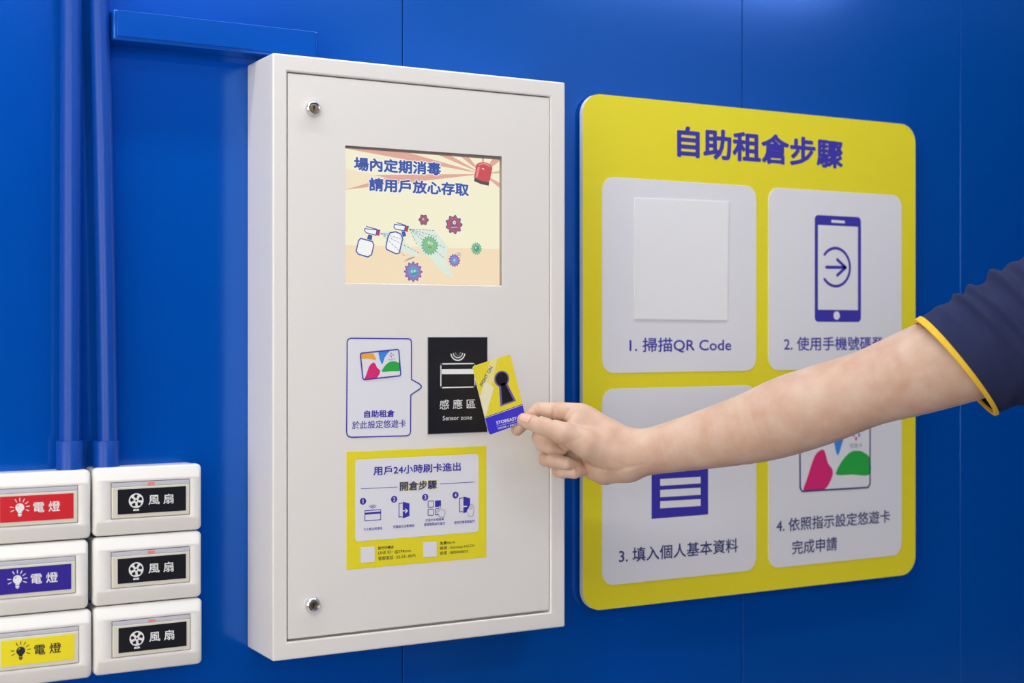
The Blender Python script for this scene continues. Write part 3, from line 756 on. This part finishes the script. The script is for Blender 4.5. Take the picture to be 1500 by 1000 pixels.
for ch in ([(925, 662, 2, 26), (893, 640, 0, 21), (862, 612, -7, 14)],          # back of the hand to the index knuckle
           [(915, 672, -4, 25), (886, 668, -14, 24), (866, 640, -26, 15)],
           [(912, 674, -4, 25), (886, 688, -15, 17.5), (868, 684, -22, 15)],    # heel of the hand
           [(868, 672, -22, 16), (864, 645, -32, 13), (858, 622, -24, 12)],
           [(866, 668, -22, 15), (838, 662, -24, 12), (826, 648, -24, 11)]):
    F = smin(F, chain(ch, 0.004), 0.012)
F = smin(F, chain([(892, 664, 8, 20), (860, 650, 16, 17), (826, 634.5, 20, 13.6), (791, 622.5, 16, 10.8)], 0.004), 0.011)
F = smin(F, chain([(850, 605, -8, 12.5), (822, 603, -12, 11.6), (790, 601.5, -15, 10.4)], 0.002), 0.006)
F = smin(F, chain([(862, 622, -8, 12), (840, 618, 2, 7)], 0.002), 0.012)        # web between thumb and index
F = smin(F, chain([(791, 622.5, 16, 10.6), (778, 618.5, 12.5, 9.4), (767.5, 615, 9.8, 8.6)], 0.001), 0.002)
F = smin(F, chain([(790, 601.5, -15, 10.4), (774.5, 612, -12.5, 9.0), (757.5, 629, -8.8, 7.6)], 0.001), 0.0015)
F = smin(F, chain([(856, 618, -26, 11), (815, 628, -26, 10.5), (791, 640, -17, 10.2), (797, 650, -8, 10.2), (806, 654, 0, 9.2), (826, 656, -3, 8.4)], 0.002), 0.0015)
F = smin(F, chain([(860, 636, -34, 10.5), (826, 656, -33, 9.5), (799.5, 672, -18, 8.9), (808, 675, -2, 8.4), (830, 678, 2, 8.0), (846, 679, -4, 7.2)], 0.002), 0.0012)
F = smin(F, chain([(864, 655, -40, 9.5), (840, 676, -38, 8.5), (818, 689.5, -22, 7.9), (824, 691, -8, 7.5), (842, 692, -3, 7.2), (856, 688, -8, 6.6)], 0.002), 0.0012)
PXG = (CX+G[0]/(-G[2])*FPX, CY-G[1]/(-G[2])*FPX); CG = (DREF+G[2])*1000.0      # place in the side view and height above the card plane (mm)
def crease(pts, depth, wid, cmin=-6.0):
    """a fold pressed into the near side of the hand: depth in mm, width in mm"""
    x0_, x1_ = min(p[0] for p in pts)-8, max(p[0] for p in pts)+8
    i0 = max(0, int(((x0_-CX)/FPX*1.68-lo[0])/HS)-6); i1 = int(((x1_-CX)/FPX*1.75-lo[0])/HS)+6
    X, Y = PXG[0][i0:i1], PXG[1]; d = None
    for (ax_, ay_), (bx_, by_) in zip(pts[:-1], pts[1:]):
        L2 = (bx_-ax_)**2+(by_-ay_)**2
        t = np.clip(((X-ax_)*(bx_-ax_)+(Y-ay_)*(by_-ay_))/L2, 0, 1)
        q = np.sqrt((X-ax_-t*(bx_-ax_))**2+(Y-ay_-t*(by_-ay_))**2); d = q if d is None else np.minimum(d, q)
    w_ = wid/0.83
    F[i0:i1] += (depth/1000.0*np.exp(-(d/w_)**2)*np.clip((CG-cmin)/6.0, 0, 1)).astype(np.float32)
crease([(787, 594), (786, 602), (789, 610)], 2.2, 1.6, -18)
crease([(812, 596), (811, 605), (809, 615)], 1.8, 1.6, -18)
crease([(833, 601), (827, 609), (824, 616)], 1.2, 1.6, -14); crease([(842, 604), (833, 613)], 0.9, 1.4, -10); crease([(838, 612), (826, 619)], 1.0, 1.4, -6)
for dx, dp in ((0, 0.55), (5, 0.7), (10, 0.45)): crease([(786+dx, 613+0.5*dx), (784.5+dx, 620+0.4*dx), (786+dx, 628+0.3*dx)], dp, 1.0, 8)
crease([(818, 652), (832, 664), (850, 676), (868, 684), (884, 688)], 2.6, 1.9, -12)
crease([(825, 652), (840, 645), (852, 640)], 0.5, 1.4, 8)
crease([(884, 688), (905, 689), (925, 683)], 0.7, 2.4, -10)
crease([(902, 676), (922, 684), (944, 680)], 0.5, 2.0, -10)
crease([(828, 668), (827, 680)], 1.0, 1.5, -14); crease([(845, 684), (846, 696)], 1.0, 1.5, -14); crease([(812, 652), (820, 661)], 0.8, 1.6, -14)
V, Q = surface_nets(F, lo, HS)
E_ = np.concatenate([Q[:, [0, 1]], Q[:, [1, 2]], Q[:, [2, 3]], Q[:, [3, 0]]]); E_ = np.concatenate([E_, E_[:, ::-1]])
deg = np.bincount(E_[:, 0], minlength=len(V)).astype(float)
for lam in (0.5, -0.52, 0.5, -0.52, 0.5):
    acc = np.stack([np.bincount(E_[:, 0], weights=V[E_[:, 1], i], minlength=len(V)) for i in range(3)], 1)
    V = V+lam*(acc/deg[:, None]-V)
del F, G, PXG, CG

def skin_material():
    m = bpy.data.materials.new('skin'); m.use_nodes = True; nt = m.node_tree; b = nt.nodes['Principled BSDF']
    tc = nt.nodes.new('ShaderNodeTexCoord')
    n = nt.nodes.new('ShaderNodeTexNoise'); n.inputs['Scale'].default_value = 38; n.inputs['Detail'].default_value = 5
    nt.links.new(tc.outputs['Object'], n.inputs['Vector'])
    r = nt.nodes.new('ShaderNodeValToRGB'); nt.links.new(n.outputs['Fac'], r.inputs[0])
    r.color_ramp.elements[0].position = 0.3; r.color_ramp.elements[0].color = (*lin((206, 165, 141)), 1)
    r.color_ramp.elements[1].position = 0.72; r.color_ramp.elements[1].color = (*lin((219, 191, 170)), 1)
    nt.links.new(r.outputs[0], b.inputs['Base Color'])
    b.inputs['Roughness'].default_value = 0.48; b.inputs['Specular IOR Level'].default_value = 0.35
    b.inputs['Subsurface Weight'].default_value = 0.25; b.inputs['Subsurface Radius'].default_value = (1.0, 0.35, 0.2); b.inputs['Subsurface Scale'].default_value = 0.004
    n2 = nt.nodes.new('ShaderNodeTexVoronoi'); n2.inputs['Scale'].default_value = 700
    nt.links.new(tc.outputs['Object'], n2.inputs['Vector'])
    bp = nt.nodes.new('ShaderNodeBump'); bp.inputs['Strength'].default_value = 0.08; bp.inputs['Distance'].default_value = 0.0006
    nt.links.new(n2.outputs['Distance'], bp.inputs['Height']); nt.links.new(bp.outputs['Normal'], b.inputs['Normal'])
    return m
SKIN = skin_material()
NAIL = mat('fingernail', (224, 178, 164), 0.34, spec=0.4)
shoulder = to_world([hp(1700, 420, 190)])[0]
per = empty('person', (shoulder.x, shoulder.y, 0.0))
tag(per, 'person in a navy polo with yellow sleeve trim reaching out to hold a card', 'person')
# the rest of the figure stands to the right, facing along the wall: head, far arm and legs
SH = np.array(to_world([hp(1690, 425, 188)])[0], np.float32)
def grid(lo_, hi_, h):
    a_ = [np.arange(lo_[i], hi_[i], h, dtype=np.float32) for i in range(3)]
    return np.meshgrid(*a_, indexing='ij', sparse=True), np.array(lo_)
def cap(Gd, pts, k=0.0):
    F = None
    P = [(np.array(p[:3], np.float32), p[3]) for p in pts]
    for (a_, ra), (b_, rb) in zip(P[:-1], P[1:]):
        d = cone(Gd, a_, ra, b_, rb); F = d if F is None else (np.minimum(F, d) if k == 0 else smin(F, d, k))
    return F
def ell(Gd, c, r):
    q = np.sqrt(sum(((Gd[i]-c[i])/r[i])**2 for i in range(3))); return (q-1)*min(r)
tx, ty, tz = float(SH[0])+0.03, float(SH[1])-0.19, float(SH[2])        # chest centre line, shoulder height
def mesh_of(F, org, h, m, mb):
    v, q = surface_nets(F, org, h); mb.add([tuple(p) for p in v], [tuple(int(i) for i in f)[::1] for f in q], m)
BODY = MB(); BODY.add(to_world(V), [tuple(int(i) for i in q) for q in Q], SKIN)
h = 0.005
Gd, org = grid((tx-0.20, ty-0.36, tz-0.82), (tx+0.20, ty+0.16, tz+0.36), h)
hx, hz = tx-0.03, tz+0.20
Fb = smin(ell(Gd, (hx+0.012, ty, hz), (0.096, 0.078, 0.112)), ell(Gd, (hx-0.022, ty, hz-0.055), (0.068, 0.058, 0.075)), 0.03)
Fb = smin(Fb, cap(Gd, [(tx+0.012, ty, hz-0.06, 0.056), (tx+0.02, ty, tz-0.04, 0.062)]), 0.025)
Fb = smin(Fb, cap(Gd, [(hx-0.086, ty, hz+0.002, 0.008), (hx-0.112, ty, hz-0.036, 0.013)]), 0.012)              # nose
for sgn in (-1, 1):
    Fb = smin(Fb, ell(Gd, (hx+0.012, ty+sgn*0.080, hz-0.015), (0.020, 0.010, 0.032)), 0.006)                   # ears
    Fb = smin(Fb, -ell(Gd, (hx-0.098, ty+sgn*0.033, hz+0.006), (0.016, 0.017, 0.012))*-1.0+0.02, 0.004)
Fb += 0.0035*np.exp(-(cap(Gd, [(hx-0.092, ty-0.022, hz-0.068, 0), (hx-0.097, ty, hz-0.068, 0), (hx-0.092, ty+0.022, hz-0.068, 0)])/0.006)**2)   # mouth line
Fb = smin(Fb, cap(Gd, [(tx+0.02, ty, tz-0.03, 0.06), (tx+0.02, ty-0.10, tz-0.07, 0.05), (tx+0.014, ty-0.210, tz-0.115, 0.042), (tx+0.02, ty-0.250, tz-0.38, 0.041), (tx-0.03, ty-0.255, tz-0.60, 0.027), (tx-0.04, ty-0.255, tz-0.67, 0.033)]), 0.02)
for k, (dx_, ln_) in enumerate(((-0.032, 0.075), (-0.011, 0.085), (0.011, 0.080), (0.030, 0.062))):
    Fb = smin(Fb, cap(Gd, [(tx-0.04+dx_, ty-0.252, tz-0.69, 0.0105), (tx-0.045+dx_, ty-0.248, tz-0.69-ln_*0.55, 0.009), (tx-0.045+dx_, ty-0.232, tz-0.69-ln_, 0.0075)]), 0.003)
Fb = smin(Fb, cap(Gd, [(tx-0.065, ty-0.245, tz-0.64, 0.013), (tx-0.085, ty-0.225, tz-0.69, 0.010), (tx-0.083, ty-0.212, tz-0.72, 0.008)]), 0.004)
Fb = smin(Fb, cap(Gd, [(tx+0.02, ty, tz-0.06, 0.07), (tx+0.0, ty+0.13, tz-0.03, 0.05)]), 0.02)
mesh_of(Fb, org, h, SKIN, BODY)
arm = BODY.build('body', per); arm.data.polygons.foreach_set('use_smooth', [True]*len(arm.data.polygons)); arm.data.update()
HAIR = mat('black_hair', (28, 24, 24), 0.5, bump=0.5, bscale=120)
TROU = mat('charcoal_trousers', (52, 54, 60), 0.85, bump=0.2, bscale=900)
SHOE = mat('dark_shoe', (34, 33, 35), 0.5)
EYE = mat('dark_eye', (40, 30, 26), 0.15)
Fh = np.maximum(ell(Gd, (hx+0.018, ty, hz+0.018), (0.108, 0.090, 0.116)), -ell(Gd, (hx-0.10, ty, hz-0.055), (0.105, 0.11, 0.115)))
m = MB(); mesh_of(Fh, org, h, HAIR, m); m.build('hair', per, smooth=True, angle=80)
for sgn in (-1, 1):
    m = MB(); cx_, cy_, cz_ = hx-0.081, ty+sgn*0.032, hz+0.004
    m.rings([[(cx_+0.010*math.cos(a_)*-1, cy_+0.011*math.sin(a_)*math.cos(b_), cz_+0.007*math.sin(a_)*math.sin(b_)) for b_ in np.linspace(0, 2*math.pi, 16, endpoint=False)] for a_ in np.linspace(0.05, 1.6, 6)], EYE, cap0=True)
    m.build('eye', per, smooth=True)
def torso_f(Gd):
    A = SH
    F_ = ell(Gd, (tx+0.01, ty, tz-0.22), (0.125, 0.185, 0.26))
    F_ = smin(F_, ell(Gd, (tx+0.02, ty, tz-0.46), (0.115, 0.165, 0.20)), 0.08)
    F_ = smin(F_, cap(Gd, [(tx+0.02, ty-0.16, tz-0.06, 0.075), (tx+0.02, ty, tz-0.04, 0.085), (tx-0.02, ty+0.14, tz-0.03, 0.085)]), 0.06)
    F_ = smin(F_, cap(Gd, [(tx+0.015, ty-0.185, tz-0.085, 0.076), (tx+0.012, ty-0.225, tz-0.13, 0.073), (tx+0.02, ty-0.245, tz-0.27, 0.068)]), 0.03)
    F_ = smin(F_, cap(Gd, [(tx+0.0, ty+0.10, tz-0.04, 0.095), (float(A[0])-0.02, float(A[1])-0.02, float(A[2])-0.01, 0.092)]), 0.05)
    return np.maximum(F_, -(Gd[2]-(tz-0.60))+0*Gd[0]+0*Gd[1])
Gt, ot = grid((tx-0.22, ty-0.36, tz-0.66), (tx+0.24, ty+0.33, tz+0.09), 0.006)
m = MB(); mesh_of(torso_f(Gt), ot, 0.006, NAVYC, m); m.build('polo_shirt', per, smooth=True, angle=70)
m = MB(); m.rings([[(tx+0.014+rr_*math.cos(a_), ty+rr_*math.sin(a_), tz+dz_-0.02*math.cos(a_)*-1) for a_ in np.linspace(0, 2*math.pi, 40, endpoint=False)] for rr_, dz_ in ((0.088, 0.005), (0.080, 0.045), (0.070, 0.062), (0.066, 0.060), (0.066, 0.01))], NAVYC); m.build('collar', per, smooth=True)
Gl, ol_ = grid((tx-0.18, ty-0.26, 0.03), (tx+0.18, ty+0.26, tz-0.50), 0.008)
Fl = ell(Gl, (tx+0.02, ty, tz-0.66), (0.115, 0.165, 0.15))
for sgn in (-1, 1):
    Fl = smin(Fl, cap(Gl, [(tx+0.02, ty+sgn*0.085, tz-0.72, 0.088), (tx+0.0, ty+sgn*0.105, 0.50, 0.066), (tx+0.02, ty+sgn*0.11, 0.09, 0.056)]), 0.02)
m = MB(); mesh_of(Fl, ol_, 0.008, TROU, m); m.build('trousers', per, smooth=True, angle=80)
for sgn in (-1, 1):
    Gs, os_ = grid((tx-0.26, ty+sgn*0.11-0.08, -0.03), (tx+0.14, ty+sgn*0.11+0.08, 0.16), 0.006)
    Fs = np.maximum(smin(cap(Gs, [(tx-0.17, ty+sgn*0.115, 0.028, 0.040), (tx-0.05, ty+sgn*0.11, 0.034, 0.046), (tx+0.06, ty+sgn*0.11, 0.034, 0.040)]), cap(Gs, [(tx+0.02, ty+sgn*0.11, 0.05, 0.045), (tx+0.02, ty+sgn*0.11, 0.09, 0.045)]), 0.03), -(Gs[2]-0.001)+0*Gs[0]+0*Gs[1])
    m = MB(); mesh_of(Fs, os_, 0.006, SHOE, m); m.build('shoe', per, smooth=True, angle=60)
# thumbnail: a small curved plate on the outer face of the thumb tip
ta, tb = hp(776, 618, 12.2), hp(764.5, 614.2, 9.4); td = (tb-ta)/np.linalg.norm(tb-ta)
nv = np.array([0.10, 0.42, 0.90]); nv = nv-td*np.dot(nv, td); nv /= np.linalg.norm(nv); sv = np.cross(td, nv)
rows = []
for i in range(9):
    t = i/8.0; row = []
    wd = 0.62*math.sqrt(max(0.0, 1-((t-0.45)/0.62)**4))
    for j in range(11):
        th = (j/10.0-0.5)*2*wd; R = 0.0093-0.0007*t+0.00035
        p = ta+td*(-0.0020+0.0145*t)+R*(nv*math.cos(th)+sv*math.sin(th))-nv*(0.0012*t*t)
        row.append(p)
    rows.append([tuple(q) for q in to_world(row)])
m = MB(); m.rings(rows, NAIL, closed=False); nl = m.build('thumbnail', per, smooth=True)
so = nl.modifiers.new('thickness', 'SOLIDIFY'); so.thickness = 0.0006; so.offset = 0

# sleeve
SR = [((1341, 470), (1455, 607), 140, 66), ((1366, 455), (1470, 601), 146, 67), ((1394, 441), (1489, 594), 150, 69), ((1418, 427), (1507, 588), 154, 71),
      ((1443, 414), (1528, 583), 158, 73), ((1470, 398), (1552, 582), 162, 76), ((1505, 378), (1590, 590), 166, 82), ((1570, 345), (1650, 615), 175, 92), ((1650, 318), (1740, 640), 185, 100), ((1700, 330), (1780, 600), 188, 80)]
def sl_row(t):
    t = min(max(t, 0), len(SR)-1); i = min(int(t), len(SR)-2); f = t-i
    def cr(g):
        p = [np.array(g(SR[min(max(i+j, 0), len(SR)-1)]), float) for j in (-1, 0, 1, 2)]
        return 0.5*(2*p[1]+(-p[0]+p[2])*f+(2*p[0]-5*p[1]+4*p[2]-p[3])*f*f+(-p[0]+3*p[1]-3*p[2]+p[3])*f**3)
    tp, bt = cr(lambda r: r[0]), cr(lambda r: r[1]); c, hd = float(cr(lambda r: r[2])), float(cr(lambda r: r[3]))
    return tp, bt, c, hd
NS = 96
def sleeve_ring(t, grow=0.0, fold=1.0):
    tp, bt, c, hd = sl_row(t); a_, b_ = hp(tp[0], tp[1], c), hp(bt[0], bt[1], c); ct = (a_+b_)/2; hv = (a_-b_)/2; L = np.linalg.norm(hv)
    dv = np.array([-0.16, 0.0, 0.987]); row = []
    for j in range(NS):
        th = 2*math.pi*j/NS; u = math.cos(th); w_ = math.sin(th)
        ds = 0.0
        if fold:
            for t0, sl, amp, wd in ((2.35, 1.7, 0.0050, 0.22), (3.15, 2.1, 0.0042, 0.28), (4.55, 1.6, 0.0065, 0.30), (5.4, 1.9, 0.0045, 0.3), (1.3, 1.2, 0.0016, 0.3), (6.3, 1.4, 0.007, 0.35)):
                q = (1-u)/2
                for sgn in (1,):
                    x = (t-(t0+sl*q*(1.0 if w_ >= 0 else 0.6)))/wd
                    ds += 1.45*amp*math.exp(-x*x)*(1-0.75*q)
            ds += 0.0008*math.sin(7*th+2.1*t)*min(1, t/1.5)+0.0007*math.sin(4.3*t+3*th)
            ds *= min(1.0, 0.15+t/1.2)
        sc_ = 1+(grow+ds)/L; row.append(ct+hv*u*sc_+dv*(hd/1000.0)*w_*(1+(grow+ds)/(hd/1000.0)))
    return [tuple(q) for q in to_world(row)]
m = MB()
rows = [sleeve_ring(0.30, -0.0022, 0), sleeve_ring(0.06, -0.0022, 0), sleeve_ring(0.10, 0.0002, 0)]+[sleeve_ring(0.10+(len(SR)-1.1)*i/72.0) for i in range(1, 73)]
m.rings(rows, NAVYC, cap1=True); slv = m.build('polo_sleeve', per, smooth=True, angle=80)
m = MB(); m.rings([sleeve_ring(0.40, -0.0026, 0), sleeve_ring(0.02, -0.0026, 0), sleeve_ring(-0.0, -0.0012, 0)]+[sleeve_ring(0.0, 0.0014, 0)]+[sleeve_ring(0.06+0.05*i, 0.0020, 0) for i in range(8)]+[sleeve_ring(0.45, 0.0008, 0), sleeve_ring(0.46, -0.0005, 0)], TRIMC)
# the trim follows the cuff as a slim band
m.build('cuff_trim', slv, smooth=True, angle=60)
